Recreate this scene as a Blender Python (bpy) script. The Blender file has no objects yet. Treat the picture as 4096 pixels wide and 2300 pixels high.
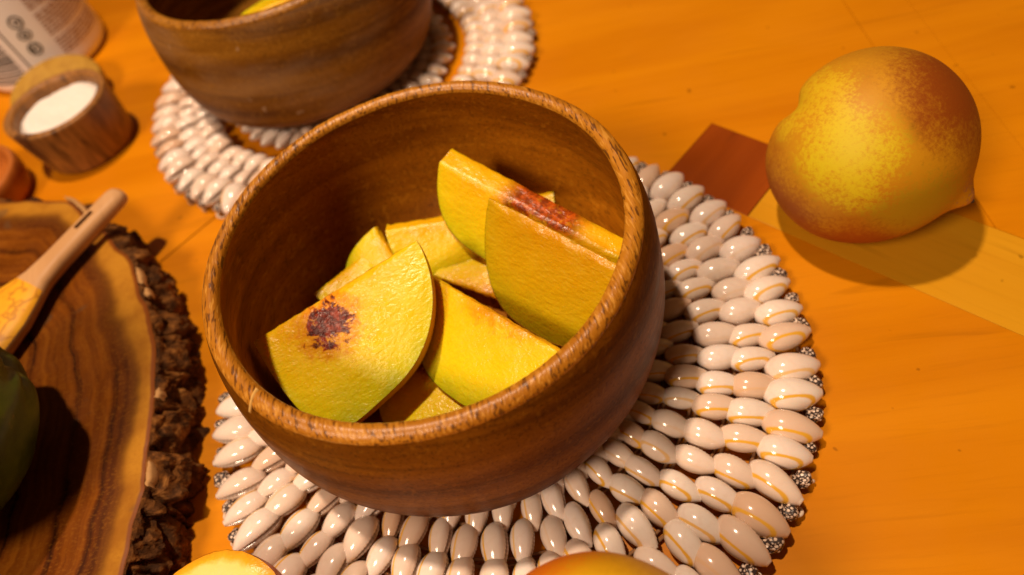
import bpy, bmesh, math, random
from mathutils import Vector, Matrix, noise
R = random.Random(7)
PI = math.pi
scene = bpy.context.scene
C = scene.collection

# ------------------------------------------------------------------ camera
cam_d = bpy.data.cameras.new('camera')
cam = bpy.data.objects.new('camera', cam_d); C.objects.link(cam)
cr = Vector((0.95148182, -0.24808361, -0.18203535))
cu = Vector((0.30770497, 0.76712133, 0.56288765))
cf = Vector((0.0, 0.59159055, -0.80623856))
M3 = Matrix((cr, cu, -cf)).transposed()
cam.matrix_world = Matrix.Translation((0.02415595, -0.14808261, 0.2330804)) @ M3.to_4x4()
cam_d.sensor_width = 36; cam_d.lens = 22.8515625
cam_d.clip_start = 0.005; cam_d.clip_end = 50
cam_d.dof.use_dof = True; cam_d.dof.focus_distance = 0.208; cam_d.dof.aperture_fstop = 6.3
scene.camera = cam

# ------------------------------------------------------------------ room light (a warm interior at night)
w = bpy.data.worlds.new('World'); scene.world = w; w.use_nodes = True
bg = w.node_tree.nodes['Background']
bg.inputs[0].default_value = (1.0, 0.50, 0.20, 1); bg.inputs[1].default_value = 0.065
def lamp(name, loc, energy, size, col):
    l = bpy.data.lights.new(name, 'POINT'); l.energy = energy; l.shadow_soft_size = size; l.color = col
    o = bpy.data.objects.new(name, l); C.objects.link(o); o.location = loc
    return o
LC = (1.0, 0.74, 0.52)
lamp('ceiling_lamp', (-0.15, 0.24, 1.20), 51, 0.028, LC)      # bulb above the table, a little beyond the front bowl
lamp('room_lamp', (-0.62, -0.46, 0.92), 38, 0.14, LC)         # large shaded lamp behind the viewer's left shoulder
scene.view_settings.view_transform = 'Standard'
scene.view_settings.look = 'None'
scene.view_settings.exposure = 0.0
scene.view_settings.gamma = 1.0
scene.view_settings.use_curve_mapping = False
scene.render.engine = 'CYCLES'

# ------------------------------------------------------------------ helpers
def mesh_obj(name, verts, faces, mat, parent=None, smooth=True):
    me = bpy.data.meshes.new(name)
    me.from_pydata([tuple(v) for v in verts], [], faces)
    me.update()
    if smooth:
        me.polygons.foreach_set('use_smooth', [True] * len(me.polygons))
    me.materials.append(mat)
    o = bpy.data.objects.new(name, me); C.objects.link(o)
    if parent: o.parent = parent
    return o
def empty(name, loc=(0, 0, 0), label=None, cat=None, group=None):
    o = bpy.data.objects.new(name, None); C.objects.link(o); o.location = loc
    o.empty_display_size = 0.01
    if label: tag(o, label, cat, group)
    return o
def tag(o, label, cat, group=None):
    o['label'] = label; o['category'] = cat
    if group: o['group'] = group
    return o
def lathe(prof, n=128, closed_top=False, wob=None):
    V, F = [], []
    m = len(prof)
    for i in range(n):
        a = 2 * PI * i / n
        for j, (r, z) in enumerate(prof):
            rr, zz = (r, z) if wob is None else wob(a, r, z)
            V.append((rr * math.cos(a), rr * math.sin(a), zz))
    for i in range(n):
        k = (i + 1) % n
        for j in range(m - 1):
            F.append((i * m + j, k * m + j, k * m + j + 1, i * m + j + 1))
    return V, F
def grid_faces(nu, nv, wrap_v=True):
    F = []
    for i in range(nu - 1):
        for j in range(nv if wrap_v else nv - 1):
            k = (j + 1) % nv
            F.append((i * nv + j, i * nv + k, (i + 1) * nv + k, (i + 1) * nv + j))
    return F
def sphere_grid(fn, nu=64, nv=96):
    V = []
    for i in range(nu):
        th = PI * (i + 0.02) / (nu - 1 + 0.04)
        for j in range(nv):
            ph = 2 * PI * j / nv
            V.append(fn(th, ph))
    F = grid_faces(nu, nv)
    F.append(tuple(range(nv - 1, -1, -1))); F.append(tuple((nu - 1) * nv + j for j in range(nv)))
    return V, [f[::-1] for f in F]
def sm(a, b, x):
    t = max(0, min(1, (x - a) / (b - a))); return t * t * (3 - 2 * t)

# ------------------------------------------------------------------ node helpers
class NT:
    def __init__(s, name):
        s.m = bpy.data.materials.new(name); s.m.use_nodes = True
        s.t = s.m.node_tree; s.b = s.t.nodes['Principled BSDF']
        s.out = s.t.nodes['Material Output']
    def n(s, typ, **kw):
        x = s.t.nodes.new(typ)
        for k, v in kw.items(): setattr(x, k, v)
        return x
    def put(s, sock, v):
        if v is None: return
        if hasattr(v, 'is_output'): s.t.links.new(v, sock)
        else: sock.default_value = v
    def coords(s, kind='Object', scale=(1, 1, 1), rot=(0, 0, 0), loc=(0, 0, 0)):
        tc = s.n('ShaderNodeTexCoord'); mp = s.n('ShaderNodeMapping')
        s.t.links.new(tc.outputs[kind], mp.inputs[0])
        mp.inputs['Scale'].default_value = scale; mp.inputs['Rotation'].default_value = rot; mp.inputs['Location'].default_value = loc
        return mp.outputs[0]
    def noise(s, vec, scale=1, detail=4, rough=0.55, dist=0):
        x = s.n('ShaderNodeTexNoise'); s.put(x.inputs['Vector'], vec)
        x.inputs['Scale'].default_value = scale; x.inputs['Detail'].default_value = detail
        x.inputs['Roughness'].default_value = rough; x.inputs['Distortion'].default_value = dist
        return x.outputs['Fac']
    def math(s, op, a, b=None, c=None, clamp=False):
        x = s.n('ShaderNodeMath', operation=op); x.use_clamp = clamp
        s.put(x.inputs[0], a)
        if b is not None: s.put(x.inputs[1], b)
        if c is not None: s.put(x.inputs[2], c)
        return x.outputs[0]
    def ramp(s, fac, stops, interp='LINEAR'):
        x = s.n('ShaderNodeValToRGB'); s.put(x.inputs[0], fac)
        e = x.color_ramp; e.interpolation = interp
        while len(e.elements) < len(stops): e.elements.new(0.5)
        for el, (p, c) in zip(e.elements, stops):
            el.position = p; el.color = (c[0], c[1], c[2], 1) if not isinstance(c, (int, float)) else (c, c, c, 1)
        return x.outputs[0]
    def rng(s, v, a, b, c=0, d=1, smooth=True):
        x = s.n('ShaderNodeMapRange'); x.interpolation_type = 'SMOOTHSTEP' if smooth else 'LINEAR'
        s.put(x.inputs[0], v)
        for i, q in zip((1, 2, 3, 4), (a, b, c, d)): s.put(x.inputs[i], q)
        return x.outputs[0]
    def mix(s, fac, a, b, blend='MIX'):
        x = s.n('ShaderNodeMix', data_type='RGBA', blend_type=blend)
        s.put(x.inputs[0], fac); s.put(x.inputs[6], a if hasattr(a, 'is_output') else (*a, 1)); s.put(x.inputs[7], b if hasattr(b, 'is_output') else (*b, 1))
        return x.outputs[2]
    def sep(s, vec):
        x = s.n('ShaderNodeSeparateXYZ'); s.put(x.inputs[0], vec); return x.outputs
    def bump(s, h, strength, dist):
        x = s.n('ShaderNodeBump'); s.put(x.inputs['Height'], h); x.inputs['Strength'].default_value = strength; x.inputs['Distance'].default_value = dist
        s.t.links.new(x.outputs[0], s.b.inputs['Normal'])
    def fin(s, col=None, rough=None, spec=None, coat=None, coat_rough=0.1, sss=None, sss_rad=None, sheen=None):
        b = s.b.inputs
        if col is not None: s.put(b['Base Color'], col if hasattr(col, 'is_output') else (*col, 1))
        if rough is not None: s.put(b['Roughness'], rough)
        if spec is not None: s.put(b['Specular IOR Level'], spec)
        if coat: b['Coat Weight'].default_value = coat; b['Coat Roughness'].default_value = coat_rough
        if sss:
            b['Subsurface Weight'].default_value = sss; b['Subsurface Radius'].default_value = sss_rad; b['Subsurface Scale'].default_value = 1.0
        if sheen: b['Sheen Weight'].default_value = sheen; b['Sheen Roughness'].default_value = 0.5
        return s.m

# ------------------------------------------------------------------ materials
def table_wood(name, rotz, light, dark, streak=0.5):
    t = NT(name)
    co = t.coords('Object', rot=(0, 0, rotz))
    mp = t.n('ShaderNodeMapping'); t.t.links.new(co, mp.inputs[0]); mp.inputs['Scale'].default_value = (3.2, 26, 10)
    big = t.noise(mp.outputs[0], 1.0, 5, 0.55, 0.6)
    mp2 = t.n('ShaderNodeMapping'); t.t.links.new(co, mp2.inputs[0]); mp2.inputs['Scale'].default_value = (26, 420, 60)
    fine = t.noise(mp2.outputs[0], 1.0, 4, 0.6)
    mp3 = t.n('ShaderNodeMapping'); t.t.links.new(co, mp3.inputs[0]); mp3.inputs['Scale'].default_value = (9, 90, 60)
    mid = t.noise(mp3.outputs[0], 1.0, 3, 0.5, 1.2)
    c = t.mix(t.rng(big, 0.32, 0.68), light, dark)
    c = t.mix(t.math('MULTIPLY', t.rng(fine, 0.50, 0.78), 0.20), c, tuple(x * 0.62 for x in dark))
    c = t.mix(t.math('MULTIPLY', t.rng(mid, 0.60, 0.74), streak), c, tuple(x * 0.55 for x in dark))
    sp = t.noise(t.coords('Object', scale=(170, 170, 170)), 1, 1, 0.3)
    c = t.mix(t.math('MULTIPLY', t.rng(sp, 0.755, 0.80), 0.55), c, tuple(x * 0.35 for x in dark))
    t.bump(fine, 0.10, 0.0006)
    rr = t.rng(t.noise(t.coords('Object', scale=(22, 22, 22)), 1, 4, 0.6), 0.3, 0.7, 0.34, 0.5)
    return t.fin(c, rr, 0.14)
G = math.radians(10.3)           # grain of the fields runs along (.984,-.178)
M_FIELD = table_wood('maple_field', G, (0.66, 0.235, 0.0020), (0.56, 0.182, 0.0012), 0.30)
M_STRIP = table_wood('maple_strip', math.radians(55.2), (0.66, 0.315, 0.012), (0.58, 0.250, 0.006), 0.30)
M_INLAY = table_wood('mahogany_inlay', math.radians(-34), (0.32, 0.062, 0.003), (0.215, 0.038, 0.002), 0.6)
def flat_mat(name, col, rough=0.6, spec=0.3):
    t = NT(name)
    n = t.noise(t.coords('Object', scale=(300, 300, 300)), 1, 3)
    return t.fin(t.mix(t.math('MULTIPLY', n, 0.35), col, tuple(x * 0.6 for x in col)), rough, spec)

def bowl_wood(name, rim=False, tint=(1, 1, 1), dark=1.0, dust=0.0, ang=0.0, soft=0.0):
    t = NT(name)
    co = t.coords('Object', rot=(0.10, -0.12, ang))
    def M(sc):
        mp = t.n('ShaderNodeMapping'); t.t.links.new(co, mp.inputs[0]); mp.inputs['Scale'].default_value = sc; return mp.outputs[0]
    band = t.noise(M((9, 5, 62)), 1, 4, 0.55, 0.7)
    band2 = t.noise(M((5, 3, 190)), 1, 3, 0.5, 0.5)
    fib = t.noise(M((1000, 95, 1000)), 1, 3, 0.6)
    flk = t.noise(M((520, 40, 520)), 1, 2, 0.5, 0.3)
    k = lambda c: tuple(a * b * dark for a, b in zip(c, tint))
    if rim:
        c = t.mix(t.rng(band, 0.3, 0.7), k((0.48, 0.190, 0.012)), k((0.35, 0.122, 0.006)))
        dash = t.noise(M((1150, 130, 700)), 1, 2, 0.55, 0.2)
        c = t.mix(t.math('MULTIPLY', t.rng(dash, 0.54, 0.64), 0.82), c, k((0.075, 0.022, 0.004)))
        c = t.mix(t.math('MULTIPLY', t.rng(dash, 0.44, 0.33), 0.5), c, k((0.72, 0.36, 0.06)))
        t.bump(dash, 0.35, 0.0009)
        return t.fin(c, 0.36, 0.45)
    c = t.ramp(t.math('ADD', t.math('MULTIPLY', band, 1 - 0.35 * soft), 0.175 * soft), [(0.27, k((0.085, 0.021, 0.0010))), (0.42, k((0.180, 0.054, 0.0022))), (0.54, k((0.255, 0.084, 0.0035))), (0.72, k((0.36, 0.130, 0.0070)))])
    c = t.mix(t.math('MULTIPLY', t.rng(band2, 0.46, 0.66), 0.62 - 0.40 * soft), c, k((0.075, 0.019, 0.0012)))
    c = t.mix(t.math('MULTIPLY', t.rng(fib, 0.50, 0.68), 0.50), c, k((0.045, 0.014, 0.002)))
    c = t.mix(t.math('MULTIPLY', t.rng(flk, 0.54, 0.72), 0.24), c, k((0.48, 0.20, 0.014)))
    if dust:
        d = t.noise(t.coords('Object', scale=(16, 16, 40)), 1, 5, 0.6)
        c = t.mix(t.math('MULTIPLY', t.rng(d, 0.42, 0.72), dust), c, (0.34, 0.22, 0.13))
        d2 = t.noise(t.coords('Object', scale=(130, 130, 130)), 1, 2, 0.5)
        c = t.mix(t.math('MULTIPLY', t.rng(d2, 0.70, 0.76), dust * 1.2), c, (0.62, 0.47, 0.30))
    t.bump(t.math('ADD', fib, t.math('MULTIPLY', flk, 0.6)), 0.18, 0.0005)
    rr = t.rng(t.noise(M((14, 14, 30)), 1, 4, 0.6), 0.3, 0.7, 0.33, 0.52)
    return t.fin(c, rr, 0.06)
M_BOWL = bowl_wood('acacia_bowl', dark=0.74)  # darker acacia copy, the outer wall's shade put into its colour
M_BOWLIN = bowl_wood('acacia_bowl_inside', dark=1.45, tint=(1.0, 1.06, 1.0), soft=1.0)  # paler acacia copy, light on the inner wall put into its colour
M_RIM = bowl_wood('acacia_rim', rim=True)
M_BOWL2 = bowl_wood('acacia_dusty', tint=(1.0, 1.2, 2.4), dark=0.95, dust=0.32, ang=0.5)
M_RIM2 = bowl_wood('acacia_rim_dusty', rim=True, dark=0.72, ang=0.4)

def cowrie_mat():
    t = NT('cowrie_gloss')
    co = t.coords('Object'); x, y, z = t.sep(co)
    oi = t.n('ShaderNodeObjectInfo'); rnd = oi.outputs['Random']
    wob = t.math('MULTIPLY', t.math('SUBTRACT', t.noise(co, 4.5, 2), 0.5), 0.16)
    ex = t.math('POWER', t.math('DIVIDE', t.math('ADD', x, 0.03), 0.335), 2)
    ey = t.math('POWER', t.math('DIVIDE', y, 0.165), 2)
    d = t.math('ADD', t.math('SQRT', t.math('ADD', ex, ey)), wob)
    line = t.math('MULTIPLY', t.math('SUBTRACT', 1.0, t.rng(t.math('ABSOLUTE', t.math('SUBTRACT', d, 1.0)), 0.06, 0.20)), t.rng(z, 0.0, 0.05))
    strength = t.math('MULTIPLY', line, t.rng(t.math('FRACT', t.math('MULTIPLY', rnd, 7.31)), 0.12, 0.55, 0.10, 0.95))
    body = t.ramp(rnd, [(0.0, (0.86, 0.74, 0.67)), (0.35, (0.80, 0.63, 0.52)), (0.65, (0.86, 0.75, 0.67)), (0.88, (0.70, 0.46, 0.31)), (1.0, (0.83, 0.68, 0.58))])
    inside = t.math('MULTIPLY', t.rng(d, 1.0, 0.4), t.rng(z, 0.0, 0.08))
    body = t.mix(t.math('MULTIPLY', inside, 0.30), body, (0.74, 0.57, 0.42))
    n = t.noise(co, 7, 4, 0.6)
    body = t.mix(t.math('MULTIPLY', t.rng(n, 0.45, 0.75), 0.25), body, (0.70, 0.50, 0.38))
    c = t.mix(strength, body, (0.80, 0.42, 0.02))
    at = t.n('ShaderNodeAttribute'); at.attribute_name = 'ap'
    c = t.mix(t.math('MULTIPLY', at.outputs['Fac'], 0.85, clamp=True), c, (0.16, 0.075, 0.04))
    return t.fin(c, 0.16, 0.55, coat=0.5, coat_rough=0.05, sss=0.12, sss_rad=(0.0022, 0.0012, 0.0007))
M_COWRIE = cowrie_mat()
def snail_mat():
    t = NT('snail_checked')
    co = t.coords('Object', scale=(1, 1, 1))
    v = t.n('ShaderNodeTexVoronoi'); v.feature = 'F1'; t.t.links.new(co, v.inputs['Vector']); v.inputs['Scale'].default_value = 5.5
    n = t.noise(co, 4, 2)
    c = t.ramp(t.math('ADD', v.outputs['Distance'], t.math('MULTIPLY', n, 0.35)), [(0.44, (0.78, 0.62, 0.50)), (0.60, (0.58, 0.42, 0.32)), (0.70, (0.05, 0.032, 0.028))])
    return t.fin(c, 0.35, 0.45)
M_SNAIL = snail_mat()
M_LIP = flat_mat('shell_lip', (0.80, 0.64, 0.50), 0.35, 0.5)
M_CORD = flat_mat('mat_cord', (0.30, 0.15, 0.07), 0.85, 0.1)

def flesh_mat(name, stain=None, tone=(1, 1, 1), edge=0.0):
    t = NT(name)
    co = t.coords('Object'); x, y, z = t.sep(co)
    at = t.n('ShaderNodeAttribute'); at.attribute_name = 'depth'; dep = at.outputs['Fac']
    n = t.noise(co, 95, 4, 0.6)
    k = lambda c: tuple(a * b for a, b in zip(c, tone))
    dd = t.math('ADD', dep, t.math('MULTIPLY', t.math('SUBTRACT', n, 0.5), 0.35))
    c = t.ramp(dd, [(0.0, k((0.88, 0.46, 0.004))), (0.22, k((0.88, 0.55, 0.005))), (0.60, k((0.85, 0.63, 0.007))), (0.86, k((0.68, 0.60, 0.006))), (1.0, k((0.48, 0.48, 0.006)))])
    n2 = t.noise(co, 210, 3, 0.6, 0.5)
    c = t.mix(t.math('MULTIPLY', t.rng(n2, 0.48, 0.74), 0.26), c, k((0.92, 0.70, 0.03)))
    if edge:
        e = t.math('MULTIPLY', t.rng(t.math('ADD', dep, t.math('MULTIPLY', t.math('SUBTRACT', t.noise(co, 260, 4, 0.65, 0.8), 0.5), 0.6)), 0.20, 0.02), edge)
        xx = t.rng(t.math('ABSOLUTE', t.math('ADD', x, 0.006)), 0.022, 0.010)
        c = t.mix(t.math('MULTIPLY', e, xx), c, t.mix(t.rng(t.noise(co, 330, 4, 0.7), 0.42, 0.6), (0.20, 0.016, 0.003), (0.55, 0.085, 0.006)))
    if stain:
        sx, sy, rx, ry, amt = stain
        ex = t.math('DIVIDE', t.math('SUBTRACT', x, sx), rx); ey = t.math('DIVIDE', t.math('SUBTRACT', y, sy), ry)
        r = t.math('SQRT', t.math('ADD', t.math('MULTIPLY', ex, ex), t.math('MULTIPLY', ey, ey)))
        nn = t.noise(co, 210, 7, 0.72, 0.6)
        v = t.math('ADD', r, t.math('MULTIPLY', t.math('SUBTRACT', nn, 0.5), 3.4))
        halo = t.math('MULTIPLY', t.rng(v, 1.9, 0.7), 0.7 * amt)
        c = t.mix(halo, c, (0.66, 0.16, 0.014))
        core = t.math('MULTIPLY', t.rng(v, 0.98, 0.70), amt)
        c = t.mix(core, c, t.mix(t.rng(t.noise(co, 420, 4, 0.7), 0.42, 0.62), (0.085, 0.006, 0.002), (0.30, 0.030, 0.004)))
    b1 = t.noise(t.coords('Object', scale=(330, 620, 330), rot=(0, 0, 0.5)), 1, 3, 0.55, 0.4)
    b2 = t.noise(t.coords('Object', scale=(900, 900, 900)), 1, 2, 0.5)
    t.bump(t.math('ADD', b1, t.math('MULTIPLY', b2, 0.30)), 0.42, 0.0011)
    return t.fin(c, t.rng(n, 0.3, 0.7, 0.22, 0.36), 0.42, sss=0.30, sss_rad=(0.005, 0.0028, 0.0006))
def peach_skin(name, dirs):
    """dirs: list of (unit local direction, inner angle, outer angle, colour, amount)"""
    t = NT(name)
    co = t.coords('Object')
    nrm = t.n('ShaderNodeVectorMath', operation='NORMALIZE'); t.t.links.new(co, nrm.inputs[0])
    n = t.noise(co, 55, 6, 0.6); n2 = t.noise(co, 650, 4, 0.75); n3 = t.noise(co, 28, 3, 0.5)
    c = t.mix(t.rng(n3, 0.35, 0.7), (0.58, 0.28, 0.006), (0.50, 0.205, 0.006))
    for (d, a0, a1, col, amt) in dirs:
        dp = t.n('ShaderNodeVectorMath', operation='DOT_PRODUCT'); t.t.links.new(nrm.outputs[0], dp.inputs[0]); dp.inputs[1].default_value = d
        v = t.math('ADD', dp.outputs['Value'], t.math('ADD', t.math('MULTIPLY', t.math('SUBTRACT', n, 0.5), 0.34), t.math('MULTIPLY', t.math('SUBTRACT', n2, 0.5), 0.42)))
        c = t.mix(t.math('MULTIPLY', t.rng(v, math.cos(a1), math.cos(a0)), amt), c, col)
    c = t.mix(t.math('MULTIPLY', t.rng(n2, 0.58, 0.72), 0.22), c, (0.33, 0.10, 0.008))
    t.bump(n2, 0.12, 0.0005)
    return t.fin(c, 0.55, 0.3, sss=0.05, sss_rad=(0.004, 0.002, 0.0006))
M_WSKIN = peach_skin('wedge_skin', [((0, 1, 0), 0.2, 1.4, (0.42, 0.20, 0.012), 0.5), ((0.8, 0.5, -0.2), 0.2, 1.2, (0.30, 0.055, 0.008), 0.7)])

# ------------------------------------------------------------------ table
A = 0.044
E1 = Vector((0.570, -0.8216, 0)); E2 = Vector((0.8216, 0.570, 0)); O = Vector((0.133, 0.0205, 0))
def tp(a, b, z=0.0): v = O + E1 * a + E2 * b; return (v.x, v.y, z)
def prism(name, pts, z0, z1, mat, parent, bev=0.0):
    n = len(pts)
    area = sum(pts[i][0] * pts[(i + 1) % n][1] - pts[(i + 1) % n][0] * pts[i][1] for i in range(n))
    if area < 0: pts = pts[::-1]
    V = [(x, y, z0) for x, y, *_ in pts] + [(x, y, z1) for x, y, *_ in pts]
    F = [tuple(range(n - 1, -1, -1)), tuple(range(n, 2 * n))] + [(i, (i + 1) % n, n + (i + 1) % n, n + i) for i in range(n)]
    o = mesh_obj(name, V, F, mat, parent, smooth=False)
    if bev:
        b = o.modifiers.new('bevel', 'BEVEL'); b.width = bev; b.segments = 2; b.limit_method = 'ANGLE'
    return o
table = prism('table_top', [(-0.75, -0.5), (0.75, -0.5), (0.75, 0.95), (-0.75, 0.95)], -0.045, -0.0205, flat_mat('table_core', (0.4, 0.2, 0.05)), None)
table['kind'] = 'structure'; table['label'] = 'orange maple table top with a dark square inlay'
BIG = 0.62; SL = -0.232; g = 0.0002
prism('inlay_square', [tp(-A + g, g), tp(-g, g), tp(-g, A - g), tp(-A + g, A - g)], -0.02, 0, M_INLAY, table, 0.00012)['label'] = 'dark red brown square inlay'
prism('strip_board', [tp(g, g), tp(BIG, g), tp(BIG, A - g), tp(g, A - g)], -0.02, 0, M_STRIP, table, 0.00012)['label'] = 'paler strip running from the dark square'
gs = 0.00045
D1 = 0.128
prism('board', [tp(SL + gs, -BIG), tp(BIG, -BIG), tp(BIG, 0), tp(-A, 0), tp(SL + gs, 0)], -0.02, 0, M_FIELD, table)
prism('board', [tp(SL + gs, 0), tp(-A, 0), tp(-A, A), tp(SL + gs, A)], -0.02, 0, M_FIELD, table)
prism('board', [tp(SL + gs, A), tp(-A, A), tp(0, A), tp(D1 - A - gs, A), tp(-BIG * 0.2, D1 + BIG * 0.2 - gs), tp(-BIG * 0.2, BIG), tp(SL + gs, BIG)], -0.02, 0, M_FIELD, table)
D2 = D1 + 0.0415 * 1.0
prism('board', [tp(D1 - A, A), tp(D2 - A - 0.0002, A), tp(-BIG * 0.2, D2 + BIG * 0.2 - 0.0002), tp(-BIG * 0.2, D1 + BIG * 0.2)], -0.02, 0, M_FIELD, table)
prism('board', [tp(D2 - A, A), tp(BIG, A), tp(BIG, BIG), tp(-BIG * 0.2, BIG), tp(-BIG * 0.2, D2 + BIG * 0.2)], -0.02, 0, M_FIELD, table)
prism('board', [tp(-BIG, -BIG), tp(SL - gs, -BIG), tp(SL - gs, BIG), tp(-BIG, BIG)], -0.02, 0, M_FIELD, table)

# ------------------------------------------------------------------ shell placemats
def cowrie_mesh(name, seed, fat=1.0):
    rr = random.Random(seed)
    NU, NV = 40, 44
    # angles: denser round the aperture (-90 deg)
    angs = []
    for j in range(NV):
        s = j / NV
        angs.append(-PI / 2 + 0.42 + 2 * PI * s - 0.62 * math.sin(2 * PI * s))
    sk = rr.uniform(-0.03, 0.03)
    V = []; ap = []
    for i in range(NU):
        t = i / (NU - 1)
        x = -0.5 + t
        e = math.sin(PI * (0.012 + 0.976 * t)) ** 0.50 * (1.02 - 0.36 * (t - 0.42))
        e *= fat
        if t > 0.96: e = max(e, 0.24)
        for a in angs:
            ca, sa = math.cos(a), math.sin(a)
            y = 0.305 * e * ca
            z = (0.335 if sa > 0 else 0.225) * e * sa
            dv = (a + PI / 2 - 0.42 + PI) % (2 * PI) - PI
            dv = dv - 0.10 * math.sin(3 * t)
            apv = 0.0
            if abs(dv) < 0.5 and 0.02 < t < 0.99:
                gr = math.exp(-(dv / 0.13) ** 2)
                te = 0.5 + 0.5 * math.sin(t * 2 * PI * 13)
                lip = math.exp(-((abs(dv) - 0.27) / 0.11) ** 2)
                gd = 0.085 * gr * math.sin(PI * t) ** 0.3 * (1 if abs(dv) < 0.10 else 0.8 + 0.2 * te) - 0.014 * lip * (te - 0.4)
                y -= gd * math.cos(-PI / 2 + 0.42); z -= gd * math.sin(-PI / 2 + 0.42)
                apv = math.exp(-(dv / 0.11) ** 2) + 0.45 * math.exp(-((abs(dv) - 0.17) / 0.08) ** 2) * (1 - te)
            y += sk * math.sin(PI * t)
            V.append((x, y, z)); ap.append(apv)
    F = grid_faces(NU, NV)
    F.append(tuple(range(NV - 1, -1, -1))); F.append(tuple((NU - 1) * NV + j for j in range(NV)))
    F = [f[::-1] for f in F]
    me = bpy.data.meshes.new(name); me.from_pydata(V, [], F); me.update()
    me.polygons.foreach_set('use_smooth', [True] * len(me.polygons)); me.materials.append(M_COWRIE)
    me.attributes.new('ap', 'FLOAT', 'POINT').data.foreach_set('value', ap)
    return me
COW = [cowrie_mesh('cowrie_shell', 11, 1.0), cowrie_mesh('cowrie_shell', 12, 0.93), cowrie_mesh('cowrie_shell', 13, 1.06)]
def snail_mesh():
    def fn(th, ph):
        z = math.cos(th); r = math.sin(th)
        k = 1.0 + 0.10 * math.sin(9 * ph + 5 * th) * r + 0.09 * math.sin(7 * th)
        return (0.5 * r * k * math.cos(ph), 0.5 * r * k * math.sin(ph), 0.55 * z * (1 + 0.25 * max(0, z)))
    V, F = sphere_grid(fn, 26, 40)
    me = bpy.data.meshes.new('snail_shell'); me.from_pydata(V, [], F); me.update()
    me.polygons.foreach_set('use_smooth', [True] * len(me.polygons)); me.materials.append(M_SNAIL)
    return me
def loop_mesh():
    V = []; NU, NV = 24, 8
    for i in range(NU):
        a = 2 * PI * i / NU
        for j in range(NV):
            b = 2 * PI * j / NV; rr = 0.10 * (1 + 0.3 * math.sin(a))
            V.append(((0.40 + rr * math.cos(b)) * math.cos(a), rr * math.sin(b), (0.52 + rr * math.cos(b)) * math.sin(a)))
    F = []
    for i in range(NU):
        for j in range(NV):
            F.append((i * NV + j, ((i + 1) % NU) * NV + j, ((i + 1) % NU) * NV + (j + 1) % NV, i * NV + (j + 1) % NV))
    me = bpy.data.meshes.new('shell_lip'); me.from_pydata(V, [], F); me.update()
    me.polygons.foreach_set('use_smooth', [True] * len(me.polygons)); me.materials.append(M_LIP)
    return me
SNAIL = snail_mesh(); LOOP = loop_mesh()
def raw(name, me, parent):
    o = bpy.data.objects.new(name, me); C.objects.link(o); o.parent = parent; return o
def torus(name, Rm, r, mat, parent, z, n=120, m=6):
    V = []
    for i in range(n):
        a = 2 * PI * i / n
        for j in range(m):
            b = 2 * PI * j / m
            V.append(((Rm + r * math.cos(b)) * math.cos(a), (Rm + r * math.cos(b)) * math.sin(a), z + r * math.sin(b)))
    F = [(i * m + j, ((i + 1) % n) * m + j, ((i + 1) % n) * m + (j + 1) % m, i * m + (j + 1) % m) for i in range(n) for j in range(m)]
    return mesh_obj(name, V, F, mat, parent)
def placemat(loc, label, rings, inner, seed, ph0):
    rr = random.Random(seed)
    root = empty('shell_placemat', (loc[0], loc[1], 0), label, 'placemat')
    def place(rc, L, a, wide=1.0):
        yaw = a + rr.uniform(-0.13, 0.13) + (rr.uniform(-0.35, 0.35) if rr.random() < 0.08 else 0) + 0.09 * math.sin(3 * a + seed)
        roll = math.radians(72 + rr.uniform(-14, 12)); pit = rr.uniform(-0.07, 0.05)
        l = L * rr.uniform(0.94, 1.06)
        r2 = rc + rr.uniform(-0.0008, 0.0008)
        zc = l * 0.30 * wide
        return (r2 * math.cos(a), r2 * math.sin(a), zc), (roll, pit, yaw), (l, l * wide, l * wide)
    for k, (rc, L, N, wide) in enumerate(rings):
        for i in range(N):
            a = 2 * PI * (i + 0.5 * (k % 2)) / N + ph0 + rr.uniform(-0.012, 0.012)
            if rr.random() < 0.012 and k > 0: continue
            o = raw('cowrie_shell', COW[rr.choice((0, 0, 1, 2))], root)
            o.location, o.rotation_euler, o.scale = place(rc, L, a, wide)
        torus('cord', rc - L * 0.36, 0.0007, M_CORD, root, 0.0016)
        torus('cord', rc + L * 0.22, 0.0007, M_CORD, root, 0.0016)
    # shells hidden under the bowl: one piece
    if inner:
        bm = bmesh.new()
        for k, (rc, L, N, wide) in enumerate(inner):
            for i in range(N):
                a = 2 * PI * (i + 0.5 * (k % 2)) / N
                l_, e_, s_ = place(rc, L, a, wide)
                mt = Matrix.LocRotScale(Vector(l_), __import__('mathutils').Euler(e_), Vector(s_))
                n0 = len(bm.verts); bm.from_mesh(COW[1]); bm.verts.ensure_lookup_table()
                bmesh.ops.transform(bm, matrix=mt, verts=bm.verts[n0:])
        me = bpy.data.meshes.new('inner_shells'); bm.to_mesh(me); bm.free(); me.materials.append(M_COWRIE)
        o = raw('inner_shells', me, root); o['kind'] = 'stuff'
    # small checked sea snails along the edge
    rc, L, N, wide = rings[0]
    for i in range(N):
        a = 2 * PI * (i + 0.52) / N + ph0
        s = raw('snail_shell', SNAIL, root)
        q = 0.0056 * rr.uniform(0.85, 1.15)
        ro = rc + L * 0.36 + rr.uniform(-0.0008, 0.0006)
        s.location = (ro * math.cos(a), ro * math.sin(a), q * 0.55 + 0.0006)
        s.rotation_euler = (rr.uniform(-0.6, 0.6), rr.uniform(0.4, 1.3), a + rr.uniform(-0.5, 0.5)); s.scale = (q, q, q)
        lp = raw('shell_lip', LOOP, s)
        lp.location = (0.42, 0.20, -0.10); lp.rotation_euler = (rr.uniform(0.3, 0.7), 0.5, rr.uniform(0, 1.5)); lp.scale = (0.85, 0.85, 0.85)
    return root
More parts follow.
